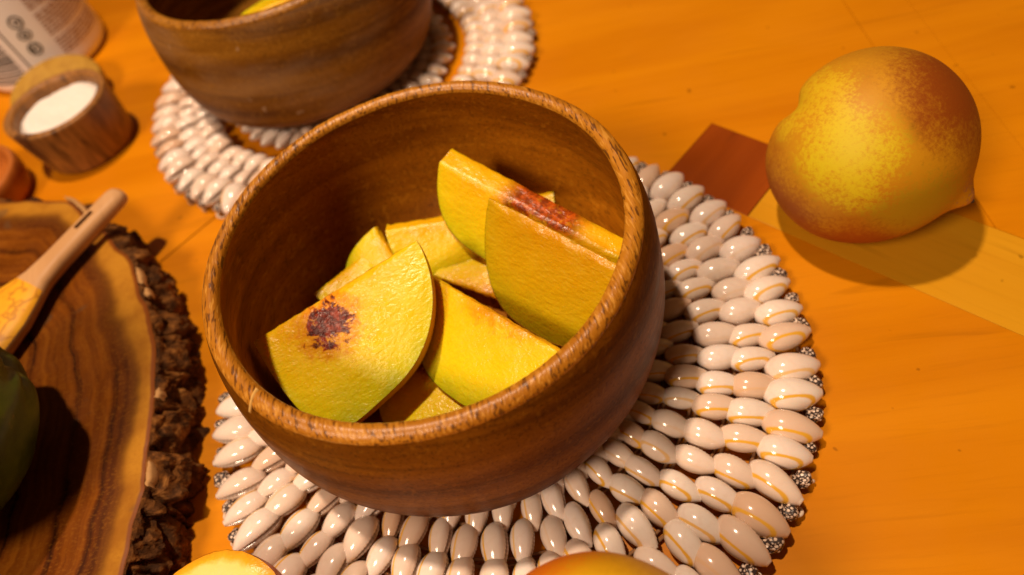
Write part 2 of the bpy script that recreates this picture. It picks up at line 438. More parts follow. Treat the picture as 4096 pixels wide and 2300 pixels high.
RINGS1 = [(0.1110, 0.0192, 61, 1.0), (0.0980, 0.0178, 57, 1.0), (0.0855, 0.0170, 51, 1.0), (0.0735, 0.0160, 46, 0.97), (0.0625, 0.0148, 42, 0.94)]
INNER1 = [(0.0540, 0.0140, 40, 0.92), (0.0440, 0.0135, 33, 0.92), (0.0340, 0.013, 26, 0.92), (0.0240, 0.013, 18, 0.92), (0.0140, 0.013, 10, 0.9)]
MAT1 = (0.0102, -0.0120); MAT2 = (-0.0346, 0.2196)
placemat(MAT1, 'round cowrie shell placemat under the bowl of peach wedges', RINGS1, INNER1, 3, 0.02)
RINGS2 = [(0.1115, 0.0192, 58, 1.04), (0.0985, 0.0176, 56, 1.0), (0.0870, 0.0165, 54, 1.0), (0.0640, 0.0150, 40, 0.92)]
placemat(MAT2, 'round cowrie shell placemat with open gap, under the greyer bowl', RINGS2, INNER1[:3], 5, 0.05)

# ------------------------------------------------------------------ wooden bowls
OUTER = [(.0733, .0778), (.0752, .0735), (.0773, .0655), (.0784, .0581), (.0792, .0506), (.0797, .0432), (.0795, .0358), (.0784, .0284), (.0764, .0215), (.0728, .0162), (.0675, .0122), (.060, .0098), (.052, .0089), (.030, .0087), (.0, .0087)]
INNER = [(.0, .0165), (.022, .0166), (.040, .0172), (.053, .0190), (.0620, .0232), (.0685, .0300), (.0718, .0380), (.0728, .0460), (.0724, .0550), (.0710, .0640), (.0692, .0720), (.0678, .0765), (.0673, .0780)]
RIMP = [(.0673, .0780), (.0676, .0792), (.0684, .0800), (.0697, .0805), (.0711, .0803), (.0722, .0797), (.0730, .0788), (.0733, .0778)]
def dense(prof, k=4):
    out = []
    n = len(prof)
    for i in range(n - 1):
        p0 = prof[max(0, i - 1)]; p1 = prof[i]; p2 = prof[i + 1]; p3 = prof[min(n - 1, i + 2)]
        for j in range(k):
            t = j / k
            out.append(tuple(0.5 * ((2 * p1[c]) + (p2[c] - p0[c]) * t + (2 * p0[c] - 5 * p1[c] + 4 * p2[c] - p3[c]) * t * t + (3 * p1[c] - p0[c] - 3 * p2[c] + p3[c]) * t ** 3) for c in (0, 1)))
    out.append(prof[-1]); return out
def make_bowl(loc, label, mb, mi, mr, seed):
    root = empty('wooden_bowl', (loc[0], loc[1], 0), label, 'bowl')
    def wob(a, r, z):
        p = Vector((math.cos(a) * 2.2, math.sin(a) * 2.2, z * 22 + seed))
        return r * (1 + 0.006 * noise.noise(p)), z + 0.0004 * noise.noise(p * 1.4 + Vector((5, 5, 0)))
    def wobr(a, r, z):
        rr, zz = wob(a, r, z)
        q = Vector((math.cos(a) * 30, math.sin(a) * 30, seed))
        return rr + 0.00012 * noise.noise(q * 1.5), zz + 0.00022 * noise.noise(q) * sm(.0778, .080, z)
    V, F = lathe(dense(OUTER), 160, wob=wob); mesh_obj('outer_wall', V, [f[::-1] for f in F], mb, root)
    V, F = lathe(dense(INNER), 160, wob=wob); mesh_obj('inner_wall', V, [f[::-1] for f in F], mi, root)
    V, F = lathe(dense(RIMP, 3), 320, wob=wobr); mesh_obj('rim', V, [f[::-1] for f in F], mr, root)
    return root
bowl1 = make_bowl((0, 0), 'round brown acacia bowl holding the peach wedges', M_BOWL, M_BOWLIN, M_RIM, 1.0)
aS = math.atan2(-4.30, -5.48)
V = []
for i in range(9):
    t_ = i / 8; r_ = 0.0686 + 0.0062 * t_; z_ = 0.0803 - 0.0040 * max(0, t_ - 0.35) ** 1.4 + 0.0004; w_ = 0.0008 * (1 - 0.55 * t_) + 0.0002 * noise.noise(Vector((t_ * 9, 0, 0)))
    for da, dz in ((-w_, -0.0006), (-w_ * 0.4, 0.0002), (w_ * 0.5, 0.0003), (w_, -0.0006)):
        a_ = aS + da / 0.07 + 0.03 * t_; V.append((r_ * math.cos(a_), r_ * math.sin(a_), z_ + dz))
F = [(i * 4 + j, i * 4 + j + 1, (i + 1) * 4 + j + 1, (i + 1) * 4 + j) for i in range(8) for j in range(3)]
mesh_obj('rim_chip', V, F, flat_mat('raw_wood', (0.66, 0.38, 0.10), 0.6, 0.2), bowl1)['label'] = 'pale splintered chip across the rim'
make_bowl((-0.0460, 0.2331), 'scuffed greyish brown wooden bowl standing on the gapped shell mat', M_BOWL2, M_BOWL2, M_RIM2, 9.0)

# ------------------------------------------------------------------ peach wedges
def wedge(label, Apt, Bpt, Cpt, r0, alpha, mat, group=None, pw=2.2, asym=0.0, skin=None, pwa=None, belly=0.0009):
    Apt, Bpt, Cpt = (Vector(q) * 0.01 for q in (Apt, Bpt, Cpt))
    ex = (Bpt - Apt).normalized(); L = (Bpt - Apt).length
    mid = (Apt + Bpt) / 2
    dv = Cpt - mid; ey = dv - ex * dv.dot(ex); D = ey.length; ey.normalize()
    ez = ex.cross(ey)
    if ez.dot(cam.location - mid) < 0: ex = -ex; ez = -ez
    mw = Matrix((ex, ey, ez)).transposed().to_4x4(); mw.translation = mid
    root = empty('peach_wedge', (0, 0, 0), label, 'peach wedge', group); root.matrix_world = mw
    NU, NR, NA = 40, 12, 14
    def prof(t): return max(0.0, 1 - abs(t) ** (pwa if (pwa and t > 0) else pw)) ** (1 / 2.0) * (1 + asym * t)
    seed = R.uniform(0, 50)
    xs = [-math.cos(PI * i / (NU - 1)) * 0.998 for i in range(NU)]
    def P(t, rad, th):    # lathe about an axis r0 above the crease, turned away from the viewer
        ro = r0 + D * prof(t)
        q = rad
        y = -r0 + q * math.cos(th); z = -q * math.sin(th)
        return Vector((t * L / 2, y, z))
    V = []; dep = []; F = []
    def add(v, d): V.append(tuple(v)); dep.append(d); return len(V) - 1
    def face(th, flip):
        idx = []
        for t in xs:
            ro = r0 + D * prof(t); row = []
            for j in range(NR + 1):
                s = j / NR; q = r0 + (ro - r0) * s
                v = P(t, q, th)
                h = 0.0005 * noise.noise(Vector((v.x * 90, v.y * 90, seed + th * 9))) + 0.00025 * noise.noise(Vector((v.x * 260, v.y * 400, seed)))
                nz = Vector((0, math.sin(th), math.cos(th)))
                h += belly * math.sin(PI * min(1, s * 1.05)) * (1 - t * t)
                v = v + nz * h * (1 if 0 < j < NR else 0)
                if j == 0: v = v + Vector((0, 0.0006, 0)) * noise.noise(Vector((t * 11, seed, th * 3)))
                row.append(add(v, min(1, s * prof(t) + (1 - prof(t)) * 0.6)))
            idx.append(row)
        for i in range(len(xs) - 1):
            for j in range(NR):
                f = (idx[i][j], idx[i + 1][j], idx[i + 1][j + 1], idx[i][j + 1])
                F.append(f[::-1] if flip else f)
        return idx
    f0 = face(0.0, False); f1 = face(alpha, True)
    # strip left by the stone
    NS = 5; rows = []
    for i, t in enumerate(xs):
        row = [f0[i][0]]
        for j in range(1, NS):
            th = alpha * j / NS
            p0 = P(t, r0, 0); p1 = P(t, r0, alpha); v = p0.lerp(p1, j / NS) + Vector((0, 0.0006, 0)) * noise.noise(Vector((t * 14, j * 1.3, seed)))
            row.append(add(v, 0.0))
        row.append(f1[i][0]); rows.append(row)
    for i in range(len(xs) - 1):
        for j in range(NS):
            F.append((rows[i][j], rows[i][j + 1], rows[i + 1][j + 1], rows[i + 1][j]))
    o = mesh_obj('flesh', V, F, mat, root)
    at = o.data.attributes.new('depth', 'FLOAT', 'POINT'); at.data.foreach_set('value', dep)
    # skin shell
    V2 = []; F2 = []
    for t in xs:
        for j in range(NA + 1):
            th = alpha * j / NA
            ro = (r0 + D * prof(t)) * (1 + 0.012 * math.sin(PI * j / NA)) + 0.00015
            V2.append(P(t, ro, -0.006 + (alpha + 0.012) * j / NA))
    n = NA + 1
    for i in range(NU - 1):
        for j in range(NA):
            F2.append((i * n + j, i * n + j + 1, (i + 1) * n + j + 1, (i + 1) * n + j)[::-1])
    mesh_obj('skin', V2, F2, skin or M_WSKIN, root)
    return root
FL_A = flesh_mat('flesh_stained', (0.0075, 0.0095, 0.0088, 0.0090, 1.0))
FL_B = flesh_mat('flesh_red_edge', None, edge=0.95)
FL_C = flesh_mat('flesh_shaded', None, tone=(0.74, 0.64, 0.5))  # dimmed flesh copy: shade on the steep wedge put into its tone
FL_E = flesh_mat('flesh_pale', None, tone=(1.0, 1.02, 1.0))
FL_D = flesh_mat('flesh_small_edge', None, edge=0.35)
wedge('large peach wedge with dark red stone stain on its cut face', (-7.05, -0.15, 5.0), (-0.33, 1.2, 6.0), (-3.6, -3.35, 3.7), 0.003, math.radians(40), FL_A, pw=2.4, asym=0.16, pwa=5.0)
wedge('peach wedge leaning on the bowl wall with red streaked stone side', (1.22, 4.57, 6.2), (6.30, -1.48, 4.82), (2.45, 0.95, 2.88), 0.0085, math.radians(56), FL_B, pw=4.5)
wedge('smooth peach wedge with shade toned into its yellow, standing steeply over the others at the rim', (2.60, 1.70, 6.4), (6.35, -3.0, 5.8), (2.62, -1.55, 2.15), 0.0015, math.radians(30), FL_C, pw=3.0)
wedge('broad pale peach wedge next to the stained one, under the darker toned one', (-0.45, 0.75, 4.5), (3.4, -4.55, 4.9), (-1.05, -3.3, 2.9), 0.003, math.radians(36), FL_D, pw=2.6)
wedge('pale yellow peach wedge lying low between the stained and the red streaked wedges', (-1.85, 4.2, 3.9), (2.6, 3.4, 3.7), (-0.15, 2.25, 2.2), 0.006, math.radians(50), FL_E, pw=3.0)
wedge('small upright tip of a peach wedge poking up behind the stained wedge', (-2.3, 4.7, 3.8), (-1.6, 2.5, 2.5), (-4.1, 3.3, 2.3), 0.003, math.radians(36), FL_E)
wedge('rounded peach wedge end peeping out above the stained wedge edge', (-5.45, 2.9, 3.0), (-3.0, 4.1, 3.1), (-3.6, 1.9, 2.6), 0.003, math.radians(30), FL_E)
wedge('peach wedge mostly hidden under the red streaked one, one corner showing', (5.35, 4.25, 3.0), (2.6, 4.9, 2.8), (3.6, 2.2, 2.2), 0.004, math.radians(28), FL_E, pw=6.0)
wedge('shaded peach wedge at the bowl bottom with pinkish stone edge', (-3.2, -0.8, 2.4), (0.9, -2.9, 2.9), (-2.6, -4.7, 2.2), 0.004, math.radians(20), FL_B)
wedge('peach wedge sandwiched under the darker toned wedge, only its orange middle showing', (-0.5, 2.3, 2.5), (3.3, -1.3, 2.5), (3.2, 2.6, 2.55), 0.004, math.radians(18), FL_D)
wedge('peach wedge lying inside the scuffed greyish bowl', (-6.5, 17.95, 7.2), (-0.8, 18.8, 7.3), (-3.6, 22.6, 5.8), 0.003, math.radians(40), FL_E)

# ------------------------------------------------------------------ whole peach
PR = 0.0360
PP = Vector((0.1712, 0.0080, PR * 0.985))
vt = (cam.location - PP).normalized(); vr = (cr - vt * cr.dot(vt)).normalized(); vu = vt.cross(vr)
tipd = (vr * 0.885 - vu * 0.46 + vt * 0.06).normalized()
px = (vu * 0.46 + vr * 0.24 + vt * 0.85); px = (px - tipd * px.dot(tipd)).normalized(); py = tipd.cross(px)
def loc_dir(r_, u_, t_):
    v = (vr * r_ + vu * u_ + vt * t_).normalized(); return (v.dot(px), v.dot(py), v.dot(tipd))
peach = empty('peach', (0.1712, 0.0080, PR * 0.985), 'whole peach, yellow with red blush, beside the dark inlay square', 'peach')
peach.matrix_world = Matrix.Translation((0.1712, 0.0080, PR * 0.985)) @ Matrix((px, py, tipd)).transposed().to_4x4()
sut = math.atan2(*(loc_dir(0.0, 0.12, 1.0)[i] for i in (1, 0)))
def peach_fn(th, ph):
    # th = 0 at the tip, PI at the stem
    r = PR
    c = math.cos(th)
    nx = Vector((math.sin(th) * math.cos(ph), math.sin(th) * math.sin(ph), c))
    k = 1.0 + 0.035 * math.sin(th) ** 2 - 0.02 * c
    s = PI - th
    k -= 0.20 * math.exp(-(s / 0.26) ** 2) + 0.05 * math.exp(-(s / 0.7) ** 2)
    k += 0.11 * math.exp(-(th / 0.13) ** 2) + 0.04 * math.exp(-(th / 0.4) ** 2)
    d = (ph - sut + PI) % (2 * PI) - PI
    for dd, deep in ((d, 0.022), ((d + 2 * PI) % (2 * PI) - PI, 0.03)):
        grow = 0.20 * math.exp(-(s / 0.50) ** 2) + deep * math.exp(-((s - 0.5) / 0.6) ** 2)
        k -= grow * math.exp(-((dd * math.sin(th)) / 0.15) ** 2) * math.exp(-(dd / 1.2) ** 2)
    k += 0.012 * noise.noise(nx * 1.6 + Vector((3, 1, 7)))
    return tuple(nx * r * k)
V, F = sphere_grid(peach_fn, 110, 150)
M_PEACH = peach_skin('peach_skin', [
    (loc_dir(0.15, 0.92, 0.30), 0.0, 0.75, (0.44, 0.19, 0.006), 0.8),  # dull top: the peach's shading put into its skin colour
    (loc_dir(-0.16, -0.10, 0.97), 0.0, 0.60, (0.66, 0.52, 0.006), 0.95),
    (loc_dir(-0.58, 0.50, 0.62), 0.05, 0.50, (0.66, 0.46, 0.008), 0.8),
    (loc_dir(0.55, -0.60, 0.55), 0.0, 0.62, (0.42, 0.31, 0.008), 0.75),
    (loc_dir(0.70, 0.50, 0.45), 0.15, 0.85, (0.25, 0.050, 0.002), 0.97),
    (loc_dir(-0.75, -0.55, 0.25), 0.15, 0.78, (0.32, 0.070, 0.003), 0.9),
    (loc_dir(-0.10, -1.0, 0.20), 0.1, 0.70, (0.34, 0.066, 0.003), 0.88),
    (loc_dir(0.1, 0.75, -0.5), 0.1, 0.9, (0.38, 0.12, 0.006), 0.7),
    (loc_dir(0.90, -0.44, 0.05), 0.0, 0.18, (0.42, 0.17, 0.07), 0.8)])
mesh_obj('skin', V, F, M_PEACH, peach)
V, F = sphere_grid(lambda th, ph: (0.0010 * math.sin(th) * math.cos(ph), 0.0010 * math.sin(th) * math.sin(ph), PR * 1.116 + 0.0011 * math.cos(th)), 10, 12)
mesh_obj('tip', V, F, flat_mat('peach_tip', (0.05, 0.03, 0.02)), peach)

# ------------------------------------------------------------------ live edge slab
SC = Vector((-0.245, 0.0, 0))
ST = 0.025
def from_pts(pts):
    L = sorted(((math.atan2(y - SC.y, x - SC.x), math.hypot(x - SC.x, y - SC.y)) for x, y in pts))
    def f(a):
        n = len(L)
        for i in range(n):
            a0, r0 = L[i]; a1, r1 = L[(i + 1) % n]
            if i == n - 1: a1 += 2 * PI
            for aa in (a, a + 2 * PI):
                if a0 <= aa <= a1:
                    t = (aa - a0) / (a1 - a0); t = t * t * (3 - 2 * t); return r0 + (r1 - r0) * t
        return L[0][1]
    return f
top_pts = [(-0.2148, 0.1620), (-0.190, 0.1500), (-0.166, 0.1230), (-0.1492, 0.0960), (-0.1356, 0.0620), (-0.1275, 0.0370), (-0.1262, 0.0120), (-0.1262, -0.014), (-0.1280, -0.0390), (-0.1345, -0.0680), (-0.150, -0.105), (-0.19, -0.150), (-0.25, -0.165), (-0.33, -0.135), (-0.385, -0.06), (-0.40, 0.03), (-0.37, 0.11), (-0.30, 0.165), (-0.25, 0.172)]
ftop = from_pts(top_pts)
def top_r(a):
    return ftop(a) + 0.0012 * noise.noise(Vector((math.cos(a) * 6, math.sin(a) * 6, 2))) + 0.0006 * noise.noise(Vector((math.cos(a) * 30, math.sin(a) * 30, 5)))
def slab_mat():
    t = NT('slab_face')
    co = t.coords('Object')
    at = t.n('ShaderNodeAttribute'); at.attribute_name = 'rad'; rad = at.outputs['Fac']      # metres in from the bark
    n1 = t.noise(co, 16, 4, 0.55); n2 = t.noise(co, 60, 4, 0.6)
    sap = t.math('ADD', rad, t.math('MULTIPLY', t.math('SUBTRACT', n1, 0.5), 0.020))
    rings = t.noise(None, 1, 1)
    cmb = t.n('ShaderNodeCombineXYZ'); t.put(cmb.inputs[0], t.math('MULTIPLY', t.math('ADD', rad, t.math('MULTIPLY', n1, 0.012)), 190)); t.put(cmb.inputs[1], t.math('MULTIPLY', n1, 2.0))
    ring = t.noise(cmb.outputs[0], 1, 3, 0.6)
    heart = t.ramp(ring, [(0.32, (0.030, 0.006, 0.0006)), (0.44, (0.115, 0.027, 0.0012)), (0.58, (0.185, 0.050, 0.0022)), (0.75, (0.27, 0.088, 0.005))])
    sapc = t.mix(t.rng(n2, 0.35, 0.7), (0.44, 0.195, 0.018), (0.30, 0.112, 0.008))
    sapc = t.mix(t.math('MULTIPLY', t.rng(ring, 0.5, 0.7), 0.25), sapc, (0.34, 0.14, 0.02))
    c = t.mix(t.rng(sap, 0.0060, 0.0165), sapc, heart)
    dk = t.math('MULTIPLY', t.math('MULTIPLY', t.rng(sap, 0.008, 0.013), t.rng(sap, 0.023, 0.015)), 0.6)
    c = t.mix(dk, c, (0.06, 0.016, 0.004))
    fle = t.noise(t.coords('Object', scale=(700, 1300, 700), rot=(0, 0, 0.6)), 1, 3, 0.6)
    c = t.mix(t.math('MULTIPLY', t.rng(fle, 0.50, 0.68), 0.30), c, (0.28, 0.105, 0.009))
    c = t.mix(t.rng(rad, 0.0022, 0.0012), c, (0.20, 0.055, 0.008))
    spot = t.noise(co, 55, 2, 0.5)
    c = t.mix(t.math('MULTIPLY', t.rng(spot, 0.68, 0.74), 0.5), c, (0.10, 0.06, 0.03))
    t.bump(fle, 0.12, 0.0004)
    return t.fin(c, t.rng(n2, 0.3, 0.7, 0.36, 0.5), 0.12)
def bark_mat():
    t = NT('bark')
    co = t.coords('Object')
    n = t.noise(co, 190, 6, 0.65, 0.4); n2 = t.noise(co, 45, 4, 0.6)
    c = t.ramp(n, [(0.30, (0.022, 0.009, 0.003)), (0.46, (0.095, 0.034, 0.008)), (0.58, (0.24, 0.090, 0.018)), (0.75, (0.42, 0.19, 0.045))])
    c = t.mix(t.rng(n2, 0.40, 0.62), c, t.mix(0.6, c, (0.035, 0.017, 0.009)))
    t.bump(n, 0.9, 0.002)
    return t.fin(c, 0.85, 0.15)
M_SLAB = slab_mat(); M_BARK = bark_mat()
slab = empty('wood_slab', (SC.x, SC.y, 0), 'round live edge wood slab with dark heartwood and rough bark', 'serving board')
NA_, NR_ = 420, 26
V = []; rad = []; F = []
for i in range(NA_):
    a = 2 * PI * i / NA_ - PI; rt = top_r(a)
    for j in range(NR_):
        s = (j / (NR_ - 1)) ** 1.5
        r_ = rt * (1 - s * 0.999)
        V.append((r_ * math.cos(a), r_ * math.sin(a), ST + 0.0003 * noise.noise(Vector((r_ * math.cos(a) * 30, r_ * math.sin(a) * 30, 1))) - (0.0006 if j == 0 else 0)))
        rad.append(rt - r_)
for i in range(NA_):
    k = (i + 1) % NA_
    for j in range(NR_ - 1):
        F.append((i * NR_ + j, k * NR_ + j, k * NR_ + j + 1, i * NR_ + j + 1))
o = mesh_obj('top_face', V, F, M_SLAB, slab)
at = o.data.attributes.new('rad', 'FLOAT', 'POINT'); at.data.foreach_set('value', rad)
NB, NZ = 1100, 26
V = []; F = []
for i in range(NB):
    a = 2 * PI * i / NB - PI; rt = top_r(a)
    for j in range(NZ):
        s = j / (NZ - 1)
        q = Vector((math.cos(a) * 8, math.sin(a) * 8, s * 2.0))
        bulge = 0.0085 * math.sin(min(1, s * 1.25) * PI * 0.62) ** 0.8
        amp = sm(0, 0.16, s)
        X = Vector((math.cos(a) * rt * 82, math.sin(a) * rt * 82, s * ST * 62))
        X = X + Vector((noise.noise(X * 0.9), noise.noise(X * 0.9 + Vector((9, 0, 0))), noise.noise(X * 0.9 + Vector((0, 9, 0))))) * 0.55
        ds, ps = noise.voronoi(X)
        crack = math.exp(-((ds[1] - ds[0]) / 0.13) ** 2)
        plate = noise.cell(ps[0] * 3.7)
        d = 0.0030 * noise.fractal(X * 1.6, 0.75, 2.1, 6) + 0.0024 * plate
        rdg = -0.0042 * crack; chunk = 0.0
        r_ = rt - 0.0002 + bulge + amp * (d + rdg)
        zz = ST - 0.0004 - s * (ST - 0.0008) + amp * (1 - s) * 0.0024 * noise.noise(q * 3.5)
        if j < 3: zz = min(zz, ST - 0.0002) + 0.0010 * j * max(0, noise.noise(q * 5))
        V.append((r_ * math.cos(a), r_ * math.sin(a), max(0.0003, zz)))
for i in range(NB):
    k = (i + 1) % NB
    for j in range(NZ - 1):
        F.append((i * NZ + j, i * NZ + j + 1, k * NZ + j + 1, k * NZ + j))
V.append((0, 0, 0.0003)); cidx = len(V) - 1
for i in range(NB): F.append((i * NZ + NZ - 1, cidx, ((i + 1) % NB) * NZ + NZ - 1))
mesh_obj('bark', V, F, M_BARK, slab, smooth=False)
# loose pale strips of inner bark along the edge
M_INB = flat_mat('inner_bark', (0.50, 0.27, 0.10), 0.7, 0.2)
for a0, a1, off in ((0.575, 0.66, 0.002), (0.50, 0.545, 0.0035), (-0.25, -0.17, 0.002), (-0.62, -0.52, 0.0022), (0.05, 0.085, 0.002), (1.0, 1.2, 0.002)):
    V = []; n = 16
    for i in range(n):
        t = i / (n - 1); a = a0 + (a1 - a0) * t; rt = top_r(a) + off + 0.0008 * noise.noise(Vector((t * 5, a0 * 9, 0)))
        wd = 0.0013 * math.sin(PI * (0.06 + 0.88 * t)) ** 0.6
        for (dr, dz) in ((-wd, -0.002), (-wd, 0.0006), (0, 0.0012), (wd, 0.0002), (wd, -0.003)):
            V.append(((rt + dr) * math.cos(a), (rt + dr) * math.sin(a), ST + dz + 0.0006 * noise.noise(Vector((t * 7, a0 * 5, 3)))))
    F = [(i * 5 + j, i * 5 + j + 1, (i + 1) * 5 + j + 1, (i + 1) * 5 + j) for i in range(n - 1) for j in range(4)]
    mesh_obj('bark_flake', V, F, M_INB, slab)

# ------------------------------------------------------------------ wooden spoon on the slab
M_SPOON = table_wood('spoon_beech', math.radians(-50), (0.62, 0.36, 0.17), (0.52, 0.28, 0.12), 0.2)
def yellow_mat():
    t = NT('turmeric_yellow')
    co = t.coords('Object')
    v = t.n('ShaderNodeTexVoronoi'); v.feature = 'DISTANCE_TO_EDGE'; v.inputs['Scale'].default_value = 55
    nz = t.n('ShaderNodeTexNoise'); t.t.links.new(co, nz.inputs['Vector']); nz.inputs['Scale'].default_value = 90
    mx = t.n('ShaderNodeVectorMath', operation='MULTIPLY_ADD'); t.t.links.new(nz.outputs['Color'], mx.inputs[0]); mx.inputs[1].default_value = (0.02, 0.02, 0.02); t.t.links.new(co, mx.inputs[2])
    t.t.links.new(mx.outputs[0], v.inputs['Vector'])
    n = t.noise(co, 60, 4)
    c = t.mix(t.rng(n, 0.3, 0.7), (0.83, 0.42, 0.015), (0.72, 0.30, 0.010))
    c = t.mix(t.math('MULTIPLY', t.rng(v.outputs['Distance'], 0.05, 0.01), 0.55), c, (0.36, 0.11, 0.01))
    return t.fin(c, 0.5, 0.35)
M_YEL = yellow_mat()
tip = Vector((-0.1468, 0.1290, 0.0335)); neck = Vector((-0.1862, 0.0845, 0.0320)); 
sx = (neck - tip).normalized(); sup = Vector((0, 0, 1)); sup = (sup - sx * sup.dot(sx)).normalized(); sy = sup.cross(sx)
spoon = empty('wooden_spoon', (0, 0, 0), 'pale wooden spoon with yellow stained head lying on the slab', 'spoon')
Ms = Matrix((sx, sy, sup)).transposed().to_4x4(); Ms.translation = tip; spoon.matrix_world = Ms
Ln = (neck - tip).length
stations = [(0.0, .0030, .0022), (0.0012, .0050, .0035), (0.004, .0059, .0042), (0.012, .0060, .0044), (0.028, .0061, .0046), (0.044, .0064, .0046), (Ln * 0.92, .0078, .0046), (Ln, .0098, .0046), (Ln + .007, .0132, .0050), (Ln + .016, .0170, .0056), (Ln + .028, .0195, .0062), (Ln + .042, .0190, .0062), (Ln + .056, .0140, .0050), (Ln + .064, .0060, .0030), (Ln + .066, .0010, .0010)]
def spoon_section(sts, n=28):
    V = []
    for (x, wy, hz) in sts:
        for j in range(n):
            a = 2 * PI * j / n
            V.append((x, wy * math.copysign(abs(math.cos(a)) ** 0.8, math.cos(a)), hz * math.copysign(abs(math.sin(a)) ** 0.8, math.sin(a))))
    F = grid_faces(len(sts), n)
    F.append(tuple(range(n - 1, -1, -1))); F.append(tuple((len(sts) - 1) * n + j for j in range(n)))
    return V, F
def dens3(st, k=4):
    out = []; n = len(st)
    for i in range(n - 1):
        for j in range(k):
            t = j / k; out.append(tuple(a + (b - a) * t for a, b in zip(st[i], st[i + 1])))
    out.append(st[-1]); return out
hV, hF = spoon_section(dens3(stations[:8], 3))
handle = mesh_obj('handle', hV, hF, M_SPOON, spoon)
cut = mesh_obj('slot_cutter', [(x, y, z) for x in (0.0165, 0.0275) for y in (-0.0014, 0.0014) for z in (-0.01, 0.01)], [(0, 1, 3, 2), (4, 6, 7, 5), (0, 4, 5, 1), (2, 3, 7, 6), (0, 2, 6, 4), (1, 5, 7, 3)], M_SPOON, spoon, False)
bmod = handle.modifiers.new('slot', 'BOOLEAN'); bmod.object = cut; bmod.operation = 'DIFFERENCE'; bmod.solver = 'EXACT'
bpy.context.view_layer.update()
dg = bpy.context.evaluated_depsgraph_get()
me2 = bpy.data.meshes.new_from_object(handle.evaluated_get(dg))
handle.modifiers.clear(); handle.data = me2
bpy.data.objects.remove(cut, do_unlink=True)
for pgn in handle.data.polygons: pgn.use_smooth = True
try: handle.data.set_sharp_from_angle(angle=math.radians(50))
except Exception: pass
V, F = spoon_section(dens3(stations[7:], 3))
nn = 28
top_F = [f for f in F if len(f) == 4 and min(V[i][2] for i in f) > 0.0008]; bot_F = [f for f in F if f not in top_F]
def sub(V, F):
    ids = sorted({i for f in F for i in f}); mp = {a: b for b, a in enumerate(ids)}
    return [V[i] for i in ids], [tuple(mp[i] for i in f) for f in F]
a_, b_ = sub(V, top_F); mesh_obj('spoon_head', a_, b_, M_YEL, spoon)['label'] = 'yellow stained face of the spoon head'
a_, b_ = sub(V, bot_F); mesh_obj('spoon_back', a_, b_, M_SPOON, spoon)

# ------------------------------------------------------------------ green fruit on the slab
def green_mat():
    t = NT('green_skin')
    co = t.coords('Object')
    n = t.noise(co, 42, 5, 0.6); n2 = t.noise(co, 150, 5, 0.7)
    c = t.ramp(n, [(0.3, (0.020, 0.032, 0.001)), (0.5, (0.060, 0.085, 0.002)), (0.72, (0.130, 0.160, 0.005))])
    c = t.mix(t.math('MULTIPLY', t.rng(n2, 0.62, 0.74), 0.55), c, (0.26, 0.17, 0.035))
    t.bump(n, 0.25, 0.002)
    return t.fin(c, 0.42, 0.28)
gf = empty('green_fruit', (-0.1925, -0.006, 0.0655), 'dark green unripe fruit with puckered stem end on the slab', 'fruit')
st_dir = Vector((0.30, 0.42, 0.80)).normalized()
st_dir2 = Vector((0.7979863, 0.59619291, -0.08815823)).normalized()
def gfn(th, ph):
    d = Vector((math.sin(th) * math.cos(ph), math.sin(th) * math.sin(ph), math.cos(th)))
    s = math.acos(max(-1, min(1, d.dot(st_dir2))))
    k = 1 - 0.13 * math.exp(-(s / 0.20) ** 2) + 0.03 * math.exp(-((s - 0.45) / 0.2) ** 2)
    a = math.atan2(d.cross(st_dir2).length, d.dot(st_dir2))
    e = (d - st_dir2 * d.dot(st_dir2))
    if e.length > 1e-4:
        az = math.atan2(e.z, e.x); k += 0.022 * math.cos(7 * az + 1) * math.exp(-((s - 0.3) / 0.22) ** 2) + 0.018 * math.cos(5 * az) * math.exp(-((s - 0.9) / 0.6) ** 2)
    k += 0.02 * noise.noise(d * 2.5) + 0.006 * noise.noise(d * 9)
    return (0.041 * d.x * k, 0.046 * d.y * k, 0.0402 * d.z * k)
V, F = sphere_grid(gfn, 90, 130); mesh_obj('skin', V, F, green_mat(), gf)
V, F = sphere_grid(lambda th, ph: tuple(Vector((0.041 * st_dir2.x, 0.046 * st_dir2.y, 0.0402 * st_dir2.z)) * 0.86 + 0.0035 * Vector((math.sin(th) * math.cos(ph), math.sin(th) * math.sin(ph), math.cos(th)))), 16, 20)
mesh_obj('stem_stub', V, F, flat_mat('stem_stub', (0.22, 0.15, 0.04), 0.8), gf)

# ------------------------------------------------------------------ salt pot, lid, salt
def olive_mat(name, light, dark, rot=(0, 0, 0)):
    t = NT(name)
    co = t.coords('Object', rot=rot)
    mp = t.n('ShaderNodeMapping'); t.t.links.new(co, mp.inputs[0]); mp.inputs['Scale'].default_value = (95, 30, 14)
    n = t.noise(mp.outputs[0], 1, 3, 0.5, 1.6)
    mp2 = t.n('ShaderNodeMapping'); t.t.links.new(co, mp2.inputs[0]); mp2.inputs['Scale'].default_value = (420, 200, 60)
    f = t.noise(mp2.outputs[0], 1, 3)
    c = t.ramp(n, [(0.36, dark), (0.44, tuple(0.5 * (a + b) for a, b in zip(light, dark))), (0.52, light), (0.60, tuple(0.45 * a + 0.55 * b for a, b in zip(light, dark))), (0.70, light)])
    c = t.mix(t.math('MULTIPLY', t.rng(f, 0.5, 0.75), 0.35), c, dark)
    return t.fin(c, 0.42, 0.4)
PC = (-0.2005, 0.2315); PH = 0.034
pot = empty('salt_pot', (*PC, 0), 'small striped olive wood pot filled with white salt', 'pot')
